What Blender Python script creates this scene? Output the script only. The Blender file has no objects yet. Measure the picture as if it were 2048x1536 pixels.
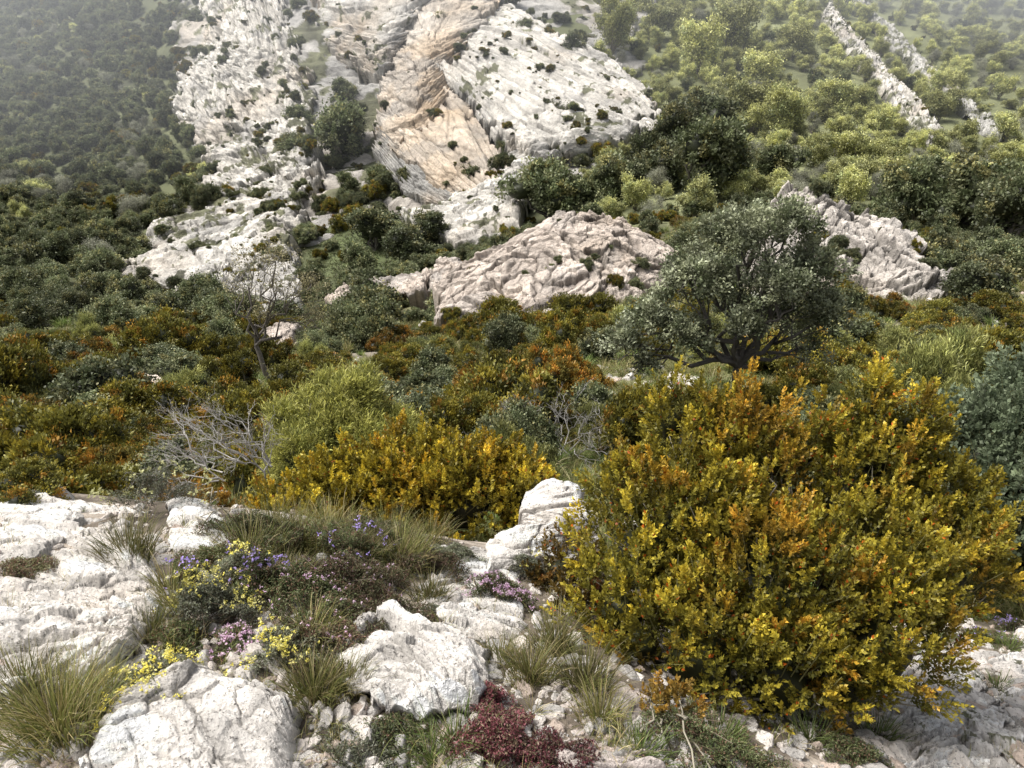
import bpy, math, time, numpy as np
from mathutils import Vector
from mathutils.bvhtree import BVHTree
rng=np.random.default_rng(7); T0=time.time(); U=rng.uniform
TH=math.radians(25); CS,SN=math.cos(TH),math.sin(TH); K=0.6667/512
# ------------------------------------------------------------------ noise
TB=np.random.default_rng(1).random((65536,4)); TB0=TB[:,0].copy()
def hidx(x,y,z,s): 
    n=x*73856093^y*19349663^z*83492791^(s*2654435761)
    return (n^(n>>15)^(n>>7))&65535
def h3(x,y,z,s): return TB0[hidx(x,y,z,s)]
def vn(P,s=0):
    i=np.floor(P).astype(np.int64); f=P-i; f=f*f*(3-2*f); r=0
    hx=(i[:,0]*73856093,(i[:,0]+1)*73856093);hy=(i[:,1]*19349663,(i[:,1]+1)*19349663);hz=(i[:,2]*83492791,(i[:,2]+1)*83492791)
    fx=(1-f[:,0],f[:,0]);fy=(1-f[:,1],f[:,1]);fz=(1-f[:,2],f[:,2]);sc_=s*2654435761
    for a in (0,1):
        for b in (0,1):
            w=fx[a]*fy[b]
            for c in (0,1):
                n=hx[a]^hy[b]^hz[c]^sc_
                r=r+w*fz[c]*TB0[(n^(n>>15)^(n>>7))&65535]
    return r*2-1
def fbm(P,o=4,s=0,g=.5):
    r=0;a=1
    for k in range(o):
        r=r+a*vn(P*(2.03**k)+k*17.3,s+k); a*=g
    return r
def worley(P,s=0):
    i=np.floor(P).astype(np.int64); n=len(P)
    F1=np.full(n,9.);F2=np.full(n,9.);cr=np.zeros(n);tl=np.zeros(n)
    for a in (-1,0,1):
        for b in (-1,0,1):
            for c in (-1,0,1):
                X=i[:,0]+a;Y=i[:,1]+b;Z=i[:,2]+c
                q=TB[hidx(X,Y,Z,s)]
                dx=P[:,0]-X-q[:,0];dy=P[:,1]-Y-q[:,1];dz=P[:,2]-Z-q[:,2]
                d=dx*dx+dy*dy+dz*dz
                m=d<F1
                F2=np.where(m,F1,np.minimum(F2,d)); cr=np.where(m,q[:,3],cr); F1=np.where(m,d,F1)
                tl=np.where(m,dx*(((q[:,3]*7.3)%1)-.5)+dy*(((q[:,3]*13.7)%1)-.5)+dz*(((q[:,3]*29.1)%1)-.5),tl)
    return np.sqrt(F1),np.sqrt(F2),cr,tl
def sst(a,b,x):
    t=np.clip((x-a)/(b-a),0,1); return t*t*(3-2*t)
def p3(x,y,z=0): return np.stack([x,y,np.zeros_like(x)+z],-1)
# ------------------------------------------------------------------ terrain height
TS=np.array([-.9,-.6,-.4,-.2,0,.2,.4,.6,.9])
YS=np.array([.8,1.3,2,3,5,8,12,18,28,42,60,85,120,150,190,250,350,600,1200,3000.])
SL=np.array([
[-1.9,-1.9,-1.9,-1.9,-1.9,-1.9,-1.95,-2.0,-2.1],
[-1.2,-1.2,-1.2,-1.22,-1.23,-1.25,-1.32,-1.4,-1.5],
[-.80,-.82,-.83,-.86,-.9,-.96,-1.06,-1.12,-1.2],
[-.66,-.667,-.68,-.72,-.77,-.85,-.93,-.97,-1.0],
[-.74,-.74,-.74,-.73,-.74,-.78,-.82,-.84,-.86],
[-.64,-.64,-.64,-.63,-.63,-.65,-.66,-.68,-.69],
[-.55,-.55,-.55,-.55,-.55,-.55,-.555,-.56,-.56],
[-.475,-.475,-.48,-.485,-.475,-.465,-.465,-.465,-.465],
[-.415,-.415,-.42,-.43,-.41,-.40,-.40,-.40,-.40],
[-.385,-.385,-.39,-.40,-.375,-.35,-.34,-.335,-.33],
[-.36,-.36,-.37,-.375,-.335,-.30,-.285,-.285,-.28],
[-.34,-.335,-.345,-.335,-.28,-.245,-.235,-.24,-.24],
[-.30,-.30,-.29,-.26,-.225,-.185,-.18,-.19,-.2],
[-.25,-.25,-.22,-.18,-.14,-.12,-.12,-.13,-.14],
[-.19,-.19,-.14,-.07,-.04,-.05,-.055,-.065,-.07],
[-.11,-.11,-.05,.04,.06,.04,.03,.03,.03],
[-.02,-.01,.05,.12,.14,.12,.11,.11,.1],
[.08,.1,.14,.2,.2,.2,.2,.18,.16],
[.12,.12,.15,.18,.18,.18,.18,.16,.14],
[.08]*9])
def cr1(p0,p1,p2,p3_,t): return .5*((2*p1)+(-p0+p2)*t+(2*p0-5*p1+4*p2-p3_)*t*t+(-p0+3*p1-3*p2+p3_)*t**3)
def bic(T,u,v):
    m,n=T.shape[:2]
    i=np.clip(np.floor(u).astype(int),0,m-2); j=np.clip(np.floor(v).astype(int),0,n-2)
    fu=u-i; fv=v-j
    if T.ndim==3: fu=fu[:,None]; fv=fv[:,None]
    R=[]
    for a in (-1,0,1,2):
        ii=np.clip(i+a,0,m-1)
        R.append(cr1(*[T[ii,np.clip(j+b,0,n-1)] for b in (-1,0,1,2)],fv))
    return cr1(*R,fu)
def H(x,y):
    yy=np.clip(y,.8,3000); t=np.clip(x/yy,-.9,.9)
    u=np.interp(np.log(yy),np.log(YS),np.arange(len(YS))); v=np.interp(t,TS,np.arange(9))
    z=bic(SL,u,v)*yy
    for k,L in enumerate([.12,.35,1.,3.,8.,25.]):
        z=z+.06*L*vn(p3(x/L,y/L,k*3.1),50+k)*sst(L*.5,L*5,yy)
    return z
def V(u,v,d):
    u=np.asarray(u,float);v=np.asarray(v,float);d=np.asarray(d,float)
    dx=(u-512)*K;dy=(384-v)*K; fy=CS+dy*SN
    return np.stack([dx/fy*d,d+0*dx,(-SN+dy*CS)/fy*d],-1)
GD=np.exp(np.linspace(math.log(.9),math.log(900),260))
def hit(u,v):
    u=np.atleast_1d(np.asarray(u,float));v=np.atleast_1d(np.asarray(v,float));out=[]
    for s in range(0,len(u),400):
        U_=u[s:s+400];V_=v[s:s+400];m=len(U_)
        P=V(np.repeat(U_,260),np.repeat(V_,260),np.tile(GD,m));g=(P[:,2]-H(P[:,0],P[:,1])).reshape(m,260)
        b=g<=0;b[:,-1]=True;k=np.clip(np.argmax(b,1),1,259);r=np.arange(m)
        g0=g[r,k-1];g1=g[r,k];f=np.clip(g0/(g0-g1+1e-9),0,1);out.append(GD[k-1]+(GD[k]-GD[k-1])*f)
    P=V(u,v,np.concatenate(out)); P[:,2]=H(P[:,0],P[:,1]); return P
def dep(P): return P[...,1]*CS-P[...,2]*SN
# ------------------------------------------------------------------ materials
def newmat(n):
    m=bpy.data.materials.new(n); m.use_nodes=True; nt=m.node_tree; return m,nt,nt.nodes,nt.links,nt.nodes['Principled BSDF']
def leafmat(n,rough=.5,tr=.25):
    m,nt,N,L,b=newmat(n)
    a=N.new('ShaderNodeAttribute');a.attribute_name='Col'
    oi=N.new('ShaderNodeObjectInfo'); mr=N.new('ShaderNodeMapRange'); mr.inputs[3].default_value=.62; mr.inputs[4].default_value=1.4
    L.new(oi.outputs['Random'],mr.inputs[0])
    mx=N.new('ShaderNodeVectorMath');mx.operation='SCALE';L.new(a.outputs['Color'],mx.inputs[0]);L.new(mr.outputs[0],mx.inputs['Scale'])
    L.new(mx.outputs[0],b.inputs['Base Color']); b.inputs['Roughness'].default_value=rough; b.inputs['Specular IOR Level'].default_value=.4
    t=N.new('ShaderNodeBsdfTranslucent');L.new(mx.outputs[0],t.inputs[0])
    s=N.new('ShaderNodeMixShader');s.inputs[0].default_value=tr
    L.new(b.outputs[0],s.inputs[1]);L.new(t.outputs[0],s.inputs[2]);L.new(s.outputs[0],N['Material Output'].inputs[0]); return m
def surfmat(n,scale,bump,dist,spots,rough=.9,dk=(.06,.055,.05),t1=.60,lo=.68,t3=.54):
    m,nt,N,L,b=newmat(n)
    a=N.new('ShaderNodeAttribute');a.attribute_name='Col'
    g=N.new('ShaderNodeNewGeometry')
    def noise(sc,det=6,ro=.6):
        x=N.new('ShaderNodeTexNoise');x.inputs['Scale'].default_value=sc;x.inputs['Detail'].default_value=det;x.inputs['Roughness'].default_value=ro
        L.new(g.outputs['Position'],x.inputs['Vector']);return x
    n1=noise(scale,8,.7);n2=noise(scale*6,4,.7);n3=noise(scale*1.7,6,.75)
    mr=N.new('ShaderNodeMapRange');mr.inputs[1].default_value=.3;mr.inputs[2].default_value=.7;mr.inputs[3].default_value=lo;mr.inputs[4].default_value=1.22
    L.new(n1.outputs[0],mr.inputs[0])
    s=N.new('ShaderNodeVectorMath');s.operation='SCALE';L.new(a.outputs['Color'],s.inputs[0]);L.new(mr.outputs[0],s.inputs['Scale'])
    r=N.new('ShaderNodeMapRange');r.inputs[1].default_value=t1-.03;r.inputs[2].default_value=t1+.04;r.inputs[3].default_value=0;r.inputs[4].default_value=spots
    L.new(n2.outputs[0],r.inputs[0])
    mx=N.new('ShaderNodeMix');mx.data_type='RGBA';L.new(r.outputs[0],mx.inputs[0]);L.new(s.outputs[0],mx.inputs[6]);mx.inputs[7].default_value=(*dk,1)
    r2=N.new('ShaderNodeMapRange');r2.inputs[1].default_value=t3;r2.inputs[2].default_value=t3+.1;r2.inputs[3].default_value=0;r2.inputs[4].default_value=spots*.7
    L.new(n3.outputs[0],r2.inputs[0])
    m2=N.new('ShaderNodeMix');m2.data_type='RGBA';m2.blend_type='MULTIPLY';L.new(r2.outputs[0],m2.inputs[0]);L.new(mx.outputs[2],m2.inputs[6]);m2.inputs[7].default_value=(.5,.5,.5,1)
    L.new(m2.outputs[2],b.inputs['Base Color']);b.inputs['Roughness'].default_value=rough;b.inputs['Specular IOR Level'].default_value=.15
    ad=N.new('ShaderNodeMath');ad.operation='ADD';L.new(n1.outputs[0],ad.inputs[0])
    ml=N.new('ShaderNodeMath');ml.operation='MULTIPLY';ml.inputs[1].default_value=.3;L.new(n2.outputs[0],ml.inputs[0]);L.new(ml.outputs[0],ad.inputs[1])
    bp=N.new('ShaderNodeBump');bp.inputs['Strength'].default_value=bump;bp.inputs['Distance'].default_value=dist
    L.new(ad.outputs[0],bp.inputs['Height']);L.new(bp.outputs[0],b.inputs['Normal']);return m
M_leaf=leafmat('leaves'); M_flower=leafmat('petals',.7,.3)
M_bark=surfmat('bark',14,.5,.01,.25); M_rockN=surfmat('limestone_lichen',14,1,.03,.8,t1=.61,lo=.84,t3=.57); M_rockM=surfmat('limestone_mid',2.2,.9,.25,.55,lo=.76); M_rockF=surfmat('limestone_far',.55,.9,.8,.5,lo=.74)
M_gr=surfmat('ground_soil',14,.9,.02,.6)
# ------------------------------------------------------------------ mesh accumulation
class Acc:
    def __init__(s): s.V=[];s.C=[];s.F=[];s.M=[];s.n=0
    def quads(s,Q,C,mat=0):
        n=len(Q); s.V.append(Q.reshape(-1,3)); s.C.append(np.repeat(C,4,0))
        s.F.append(np.arange(n*4).reshape(n,4)+s.n); s.M.append(np.full(n,mat)); s.n+=n*4
    def grid(s,P,C,nu,nv,mat=0):
        i=np.arange(nu*nv).reshape(nu,nv); F=np.stack([i[:-1,:-1],i[:-1,1:],i[1:,1:],i[1:,:-1]],-1).reshape(-1,4)
        s.V.append(P);s.C.append(C);s.F.append(F+s.n);s.M.append(np.full(len(F),mat));s.n+=len(P)
    def tube(s,P,R,col,mat=1,k=5):
        P=np.asarray(P,float);m=len(P);T=np.gradient(P,axis=0);T/=np.linalg.norm(T,axis=1)[:,None]+1e-9
        ref=np.array([.31,.77,.55]);A=np.cross(T,ref);A/=np.linalg.norm(A,axis=1)[:,None]+1e-9;B=np.cross(T,A)
        th=np.linspace(0,2*math.pi,k+1)
        G=P[:,None]+(A[:,None]*np.cos(th)[None,:,None]+B[:,None]*np.sin(th)[None,:,None])*np.asarray(R)[:,None,None]
        s.grid(G.reshape(-1,3),np.tile(col,(m*(k+1),1)),m,k+1,mat)
    def build(s,name,mats,smooth=False,link=True):
        V_=np.concatenate(s.V).astype(np.float32);C=np.concatenate(s.C);F=np.concatenate(s.F).astype(np.int32);M=np.concatenate(s.M).astype(np.int32)
        me=bpy.data.meshes.new(name);me.vertices.add(len(V_));me.vertices.foreach_set('co',V_.ravel())
        me.loops.add(F.size);me.loops.foreach_set('vertex_index',F.ravel());me.polygons.add(len(F))
        me.polygons.foreach_set('loop_start',np.arange(0,F.size,4,dtype=np.int32));me.polygons.foreach_set('material_index',M)
        if smooth: me.polygons.foreach_set('use_smooth',np.ones(len(F),bool))
        me.update(calc_edges=True)
        a=me.color_attributes.new('Col','FLOAT_COLOR','POINT');a.data.foreach_set('color',np.concatenate([C,np.ones((len(C),1))],1).astype(np.float32).ravel())
        for m in mats: me.materials.append(m)
        ob=bpy.data.objects.new(name,me)
        if link: bpy.context.scene.collection.objects.link(ob)
        return ob
def unit(a): return a/(np.linalg.norm(a,axis=-1,keepdims=True)+1e-9)
def rdir(n): return unit(rng.normal(size=(n,3)))
def leaves(acc,C,D,L,W,col,mat=0):
    n=len(C);D=unit(D);Nn=unit(rdir(n)*.9+np.array([0,0,.8]));S=unit(np.cross(D,Nn));Nn=np.cross(S,D)
    L=np.broadcast_to(L,(n,))[:,None];W=np.broadcast_to(W,(n,))[:,None]
    mid=C+D*L*.5
    Q=np.stack([C,mid+S*W*.5+Nn*L*.1,C+D*L-Nn*L*.08,mid-S*W*.5+Nn*L*.1],1); acc.quads(Q,col,mat)
def pick(pal,n,jit=.12):
    w=np.array([p[3] for p in pal],float);w/=w.sum();i=rng.choice(len(pal),n,p=w);c=np.array([p[:3] for p in pal])[i]
    return c*(1+rng.normal(size=(n,1))*jit).clip(.5,1.6)
def foliage(acc,lobes,ncl,nl,cr,L,W,pal,out=.6,up=.3,inner=.62,minz=-.55):
    c=np.array([l[0] for l in lobes],float);r=np.array([l[1] for l in lobes],float)
    w=r.prod(1)**(2/3);i=rng.choice(len(lobes),ncl,p=w/w.sum())
    d=rdir(ncl);d[:,2]=np.where(d[:,2]<minz,-d[:,2],d[:,2])
    cc=c[i]+d*r[i]*rng.uniform(inner,1.0,(ncl,1)); pc=pick(pal,ncl,.2)
    j=np.repeat(np.arange(ncl),nl);n=len(j)
    off=rng.normal(size=(n,3))*cr*rng.uniform(.5,1.3,(ncl,1))[j]
    D=d[j]*out+rdir(n)*.8+np.array([0,0,up])
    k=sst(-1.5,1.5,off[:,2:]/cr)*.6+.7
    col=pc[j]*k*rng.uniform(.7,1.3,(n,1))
    leaves(acc,cc[j]+off,D,L*rng.uniform(.7,1.3,n),W*rng.uniform(.7,1.3,n),col)
def blob(acc,c,r,col,mat=0,nu=14,nv=18,seed=0):
    a=np.linspace(0.02,math.pi-.02,nu);b=np.linspace(0,2*math.pi,nv);A,B=np.meshgrid(a,b,indexing='ij')
    d=np.stack([np.sin(A)*np.cos(B),np.sin(A)*np.sin(B),np.cos(A)],-1).reshape(-1,3)
    P=np.array(c)+d*np.array(r)*(1+.18*vn(d*2.3+seed,3))[:,None]
    acc.grid(P,np.tile(col,(len(P),1)),nu,nv,mat)
def branch(acc,p,q,r0,r1,col,wob=.08,n=6,k=5,sag=0):
    p=np.array(p,float);q=np.array(q,float);t=np.linspace(0,1,n)[:,None];l=np.linalg.norm(q-p)
    P=p+(q-p)*t+rng.normal(size=(n,3))*wob*l*np.sin(t*math.pi)+np.array([0,0,1])*sag*l*np.sin(t*math.pi)
    acc.tube(P,r0+(r1-r0)*t[:,0],col,1,k); return P
def tuft(a,b,n,ln,spread,pal,w=.0022,flat=.5):
    az=U(0,6.28,n);o=np.stack([np.cos(az),np.sin(az),np.zeros(n)],-1)
    P=b+o*spread*U(0,1,(n,1))*.5; k=U(.15,1.,(n,1))*flat; d=unit(o*k+np.array([0,0,1])+rng.normal(size=(n,3))*.12)
    L=ln*U(.5,1.15,(n,1)); col=pick(pal,n,.18); sd=unit(np.cross(d,rdir(n)));p=P;w_=w
    for s in range(4):
        q=p+d*L/4; w2=w*(1-(s+1)/4.2)
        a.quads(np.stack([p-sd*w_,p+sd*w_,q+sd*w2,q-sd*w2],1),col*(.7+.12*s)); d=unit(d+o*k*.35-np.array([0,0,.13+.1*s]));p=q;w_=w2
STRAW=[(.40,.33,.16,3),(.26,.25,.08,4),(.18,.20,.06,4),(.46,.40,.24,1)]
GREEN=[(.15,.22,.05,4),(.21,.26,.08,3),(.32,.29,.14,1)]
# ------------------------------------------------------------------ ground
def build_ground():
    nu,nv=820,460
    y=-1.2+np.exp(np.linspace(math.log(.25),math.log(3000),nu)); t=np.linspace(-1.5,1.5,nv)
    Y,T=np.meshgrid(y,t,indexing='ij');X=T*(np.abs(Y)*.8+1.4);x=X.ravel();yy=Y.ravel()
    z=H(x,yy); tt=np.clip(x/np.clip(yy,.8,None),-1.5,1.5)
    n=fbm(p3(x/2.,yy/2.),5,4)[:,None]; n2=fbm(p3(x/22.,yy/22.),4,9)[:,None]; nf=fbm(p3(x*6,yy*6),4,12)[:,None]
    near=np.array([.21,.175,.14])*(1+.6*nf)+np.array([.24,.22,.20])*sst(.0,.5,nf+.4*n)
    mid=np.array([.15,.14,.085])*(1+.5*n)
    far=np.array([.12,.13,.07])*(1+.4*n2)
    right=np.array([.23,.245,.13])*(1+.25*n2+.25*n)
    Yc=yy[:,None];tc=tt[:,None]
    c=near*(1-sst(3,6,Yc))+mid*sst(3,6,Yc)
    gm=sst(0,.5,n)*sst(5,9,Yc)*.6;c=c*(1-gm)+np.array([.22,.22,.10])*gm
    rk=sst(.35,.6,-n)*sst(5,9,Yc)*(1-sst(60,90,Yc))*.7;c=c*(1-rk)+np.array([.38,.33,.28])*rk
    c=c*(1-sst(70,110,Yc))+far*sst(70,110,Yc)
    wr=sst(.02,.2,tc)*sst(80,115,Yc);c=c*(1-wr)+right*wr
    g=np.exp(-(((tc+.2)/.06)**2+((Yc-112)/22)**2));c=c*(1-g)+np.array([.12,.15,.065])*(1+.6*n+.4*n2)*g
    g=np.exp(-(((tc-.2)/.12)**2+((Yc-16)/4)**2))*sst(-.6,.3,n);c=c*(1-g)+np.array([.21,.21,.115])*g
    a=Acc();a.grid(np.stack([x,yy,z],-1),np.clip(c,.01,.6),nu,nv);return a.build('ground',[M_gr],True)
ground=build_ground(); print('T ground',time.time()-T0)
# ------------------------------------------------------------------ rocks
rock_bvh=[];rock_samples=[]
def patch(name,rows,nu,nv,s,amp,layers=0,lamp=0,dome=0,skirt=1,tint=(.46,.43,.39),orange=0,mat=None,edge=.12,seed=0,blk=1.0,bush=0,dirt=.5,veg=-9,st=3.,solid=True,grey=.5,tilt=.7):
    T=[]
    flat=[p for r in rows for p in r]; hs=hit([p[0] for p in flat],[p[1] for p in flat]);k=0
    for r in rows:
        rr=[]
        for p in r:
            h=hs[k];k+=1
            rr.append(V(*p) if (len(p)==3 and p[2]>1.3) else V(p[0],p[1],h[1]*(p[2] if len(p)==3 else 1.)))
        T.append(rr)
    T=np.array(T); m,n=T.shape[:2]
    b,a=np.meshgrid(np.linspace(0,1,nu),np.linspace(0,1,nv),indexing='ij');b=b.ravel();a=a.ravel()
    P=bic(T,b*(m-1),a*(n-1))
    G=P.reshape(nu,nv,3);Nn=unit(np.cross(np.gradient(G,axis=1),np.gradient(G,axis=0)).reshape(-1,3))
    Nn=np.where((Nn*P).sum(1,keepdims=True)>0,-Nn,Nn)
    La=np.linalg.norm(np.diff(G[nu//2],axis=0),axis=1).sum(); Lb=np.linalg.norm(np.diff(G[:,nv//2],axis=0),axis=1).sum()
    Q=P/s
    if layers: Q=np.stack([a*La/s/st,b*Lb/s,0*a+seed*3.7],-1); Q=Q+.22*np.stack([0*a,fbm(Q*.7,3,seed+33),0*a],-1)
    ed=np.minimum(np.minimum(a*La,(1-a)*La),np.minimum(b*Lb,(1-b)*Lb))/min(La,Lb)
    ed=ed+edge*.75*fbm(P/s*.8,4,seed+5,.6); e=sst(0,edge*.7,ed); e2=sst(-.02,.22,ed)
    Qw=Q+.14*np.stack([vn(Q*1.3,seed+20),vn(Q*1.3,seed+21),vn(Q*1.3,seed+22)],-1)+.04*np.stack([vn(Q*7,seed+23),vn(Q*7,seed+24),0*a],-1)
    F1,F2,cr,tl=worley(Qw*blk,seed); f1,f2,c2,t2=worley(Qw*2.6*blk+3,seed+7)
    crack=sst(0,.09,F2-F1);crk2=sst(0,.12,f2-f1)
    d=amp*s*(.6*fbm(Q*.5,3,seed+1)+.85*(cr-.5)+.36*(c2-.5)+tilt*(1.5*tl+.75*t2)/blk-.22*(1-crack)-.1*(1-crk2)+.16*fbm(Q*5,5,seed+3,.62))
    sh=0
    if layers:
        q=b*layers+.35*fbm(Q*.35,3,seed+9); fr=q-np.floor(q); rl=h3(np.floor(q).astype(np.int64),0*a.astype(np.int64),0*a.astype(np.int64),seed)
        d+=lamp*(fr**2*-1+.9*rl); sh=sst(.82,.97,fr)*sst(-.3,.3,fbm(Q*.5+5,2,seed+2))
    d+=dome*e2
    P=P+Nn*d[:,None]
    P=P+(1-e)[:,None]*np.array([0,.7,-.8])*skirt
    n1=fbm(P/s*.3,4,seed+11); n2=fbm(Q*2.5,4,seed+12,.65)
    col=np.array(tint)[None]*(1+.22*n2+.26*(cr-.5)+.14*(c2-.5))[:,None]
    w=np.clip(orange+ (n1*.6 if orange>0 else n1*.4-.08),0,1)[:,None]; col=col*(1-w)+np.array([.58,.45,.32])*(1+.2*n2)[:,None]*w
    wg=sst(.1,.6,fbm(P/s*.6+9,4,seed+14))[:,None]*grey; col=col*(1-wg)+np.array([.34,.335,.33])*(1+.2*n2)[:,None]*wg
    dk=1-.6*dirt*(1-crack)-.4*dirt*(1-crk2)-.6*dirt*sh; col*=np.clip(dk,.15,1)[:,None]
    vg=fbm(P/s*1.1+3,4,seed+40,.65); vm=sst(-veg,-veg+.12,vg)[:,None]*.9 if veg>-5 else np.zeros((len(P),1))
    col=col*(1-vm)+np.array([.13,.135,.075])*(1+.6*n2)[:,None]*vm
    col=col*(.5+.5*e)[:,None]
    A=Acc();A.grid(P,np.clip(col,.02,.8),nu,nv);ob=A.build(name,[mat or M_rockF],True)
    if solid:
        i=np.arange(nu*nv).reshape(nu,nv)[::5,::5];F=np.stack([i[:-1,:-1],i[:-1,1:],i[1:,1:],i[1:,:-1]],-1).reshape(-1,4)
        rock_bvh.append(BVHTree.FromPolygons([Vector(p) for p in P],F.tolist()))
    if bush:
        pr=np.where(e>.7,np.exp(3.0*fbm(P/s*.6,3,seed+60)),0)+1e-9; k=rng.choice(len(P),bush,p=pr/pr.sum());rock_samples.append((P[k],s))
    return ob
W1=(.68,.65,.60);PK=(.63,.55,.485)
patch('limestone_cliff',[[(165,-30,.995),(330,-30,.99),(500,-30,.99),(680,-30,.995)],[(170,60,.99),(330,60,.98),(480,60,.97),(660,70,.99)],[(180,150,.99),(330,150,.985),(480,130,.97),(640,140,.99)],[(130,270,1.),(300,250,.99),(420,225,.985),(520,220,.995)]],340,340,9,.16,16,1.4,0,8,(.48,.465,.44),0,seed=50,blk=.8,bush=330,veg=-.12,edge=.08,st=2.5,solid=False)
patch('limestone_cliff',[[(290,-30,.97),(350,-30,.93),(420,-30,.9),(470,-30,.95)],[(315,25,.97),(355,30,.93),(395,30,.90),(425,15,.95)],[(345,70,.97),(365,72,.93),(385,75,.92),(400,62,.96)]],260,260,4,.24,14,1.5,0,8,(.54,.52,.485),.06,seed=51,blk=.7,bush=60,st=2.8,veg=-.5)
patch('limestone_cliff',[[(385,-30,.95),(420,-30,.93),(460,-30,.925),(510,-30,.94)],[(385,25,.93),(415,30,.91),(445,30,.91),(492,18,.93)],[(380,80,.93),(405,85,.895),(430,80,.895),(466,52,.93)],[(370,122,.95),(382,142,.91),(425,128,.895),(458,92,.93)]],320,280,4.2,.22,12,.9,0,5,(.62,.565,.50),.22,seed=1,blk=.7,bush=18,st=1.8,grey=.5,tilt=.5)
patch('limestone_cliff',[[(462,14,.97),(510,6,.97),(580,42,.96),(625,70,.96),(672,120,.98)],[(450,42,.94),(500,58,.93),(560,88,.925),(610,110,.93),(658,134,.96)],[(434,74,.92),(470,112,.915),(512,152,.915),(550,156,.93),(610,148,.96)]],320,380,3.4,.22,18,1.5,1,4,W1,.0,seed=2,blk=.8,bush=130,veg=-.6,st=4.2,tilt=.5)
patch('limestone_cliff',[[(425,68,.915),(474,106,.905),(518,176,.92)],[(400,106,.9),(440,140,.885),(494,188,.91)],[(372,126,.92),(408,164,.91),(462,208,.95)]],240,280,4,.16,13,.7,-1,5,(.62,.545,.46),.2,seed=3,blk=.6,bush=7,st=2.8,grey=.35,tilt=.4)
patch('limestone_cliff',[[(380,128,.91),(430,168,.92),(484,202,.94)],[(374,152,.94),(402,190,.95),(455,216,.975)]],160,220,2.,.3,14,.6,0,4,(.44,.43,.41),.0,seed=4,st=3,bush=14)
patch('limestone_cliff',[[(485,180,.95),(530,146,.95),(605,138,.97)],[(440,204,.94),(490,198,.92),(548,170,.95)],[(395,212,.97),(440,240,.95),(512,244,.96)]],220,260,3.5,.32,9,.7,.6,6,W1,.0,seed=5,bush=30,veg=-.5,st=2)
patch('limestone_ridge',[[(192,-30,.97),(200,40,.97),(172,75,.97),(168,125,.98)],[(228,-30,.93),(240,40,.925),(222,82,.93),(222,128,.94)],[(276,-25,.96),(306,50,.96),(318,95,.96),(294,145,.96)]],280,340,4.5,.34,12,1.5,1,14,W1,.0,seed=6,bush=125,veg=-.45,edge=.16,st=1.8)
patch('limestone_ridge',[[(175,125,.98),(250,116,.965),(322,126,.97)],[(200,165,.975),(262,165,.945),(326,168,.955)],[(190,210,.99),(270,208,.97),(316,198,.97)]],240,280,4,.38,9,1.3,1,9,W1,.0,seed=7,bush=110,veg=-.45,edge=.16,st=1.6)
patch('limestone_ridge',[[(150,235,.99),(235,205,.97),(312,186,.97)],[(130,262,.985),(232,245,.95),(308,222,.94)],[(75,290,1.0),(215,292,.97),(302,260,.97)]],240,300,3.6,.38,9,1.1,1,7,W1,.0,seed=8,bush=115,veg=-.4,edge=.16,st=1.6)
patch('limestone_ridge',[[(234,250,.97),(298,244,.97)],[(232,285,.94),(302,285,.94)],[(240,328,.975),(305,332,.975)]],200,180,2.6,.36,7,.6,.6,4,(.54,.52,.49),.0,seed=9,bush=24,veg=-.4,edge=.16,st=1.5)
patch('limestone_ridge',[[(165,300,.99),(240,260,.97)],[(175,322,.975),(252,292,.955)]],120,160,2.4,.36,5,.5,.6,4,W1,seed=10,bush=10,veg=-.3,edge=.16,st=1.5)
patch('rock_outcrop',[[(440,292,52),(480,258,55),(560,222,58),(620,226,58),(676,262,56)],[(430,302,50),(490,276,51.5),(560,252,52.5),(620,262,52),(668,288,52)],[(432,322,45),(490,322,45),(550,330,44),(610,332,44),(664,318,46)]],360,480,2.0,.30,6,.45,.3,7,PK,.0,mat=M_rockM,seed=12,edge=.08,blk=1.1,bush=20,dirt=.75,st=1.3,grey=.35,tilt=1.)
patch('rock_outcrop',[[(762,215,52),(800,186,54),(850,208,53),(910,245,50),(960,286,46)],[(762,245,48),(800,230,48),(850,246,47),(900,266,45),(950,294,43)],[(770,290,43),(810,306,41),(850,312,40),(900,312,40),(945,310,40)]],340,440,1.9,.5,6,.6,.2,6,(.63,.58,.53),.0,mat=M_rockM,seed=13,edge=.08,bush=26,dirt=.8,blk=1.,st=1.2,grey=.35,tilt=1.1)
patch('rock_outcrop',[[(322,305,62),(370,280,66),(432,272,66)],[(328,318,58),(375,303,60),(430,296,60)]],120,180,1.4,.4,3,.3,.5,4,PK,.0,mat=M_rockM,seed=14,edge=.15,bush=5,st=1.3)
patch('rock_outcrop',[[(428,282,64),(445,262,66),(465,262,66)],[(428,296,62),(445,290,62),(468,290,62)]],90,90,1.2,.35,0,0,.5,3,PK,.0,mat=M_rockM,seed=15,edge=.15)
patch('rock_outcrop',[[(250,338,36),(270,322,37),(302,324,37)],[(252,354,34),(275,350,34),(300,350,34)]],90,110,1.,.3,0,0,.3,2,PK,.0,mat=M_rockM,seed=16,edge=.15)
patch('rock_strip',[[(828,5,.975),(880,62,.975),(945,138,.98)],[(820,16,.965),(868,74,.965),(928,150,.975)]],100,360,2,.4,4,.9,.6,5,W1,seed=17,bush=26,veg=-.3,st=1.8)
patch('rock_strip',[[(846,-20,.98),(925,60,.98),(1010,135,.985)],[(838,-12,.97),(914,68,.97),(998,144,.98)]],80,320,2,.4,3,.7,.2,5,(.56,.55,.52),seed=18,bush=22,veg=-.15,st=1.8)
WN=(.80,.76,.715);NR=dict(mat=M_rockN,grey=.22)
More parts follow.
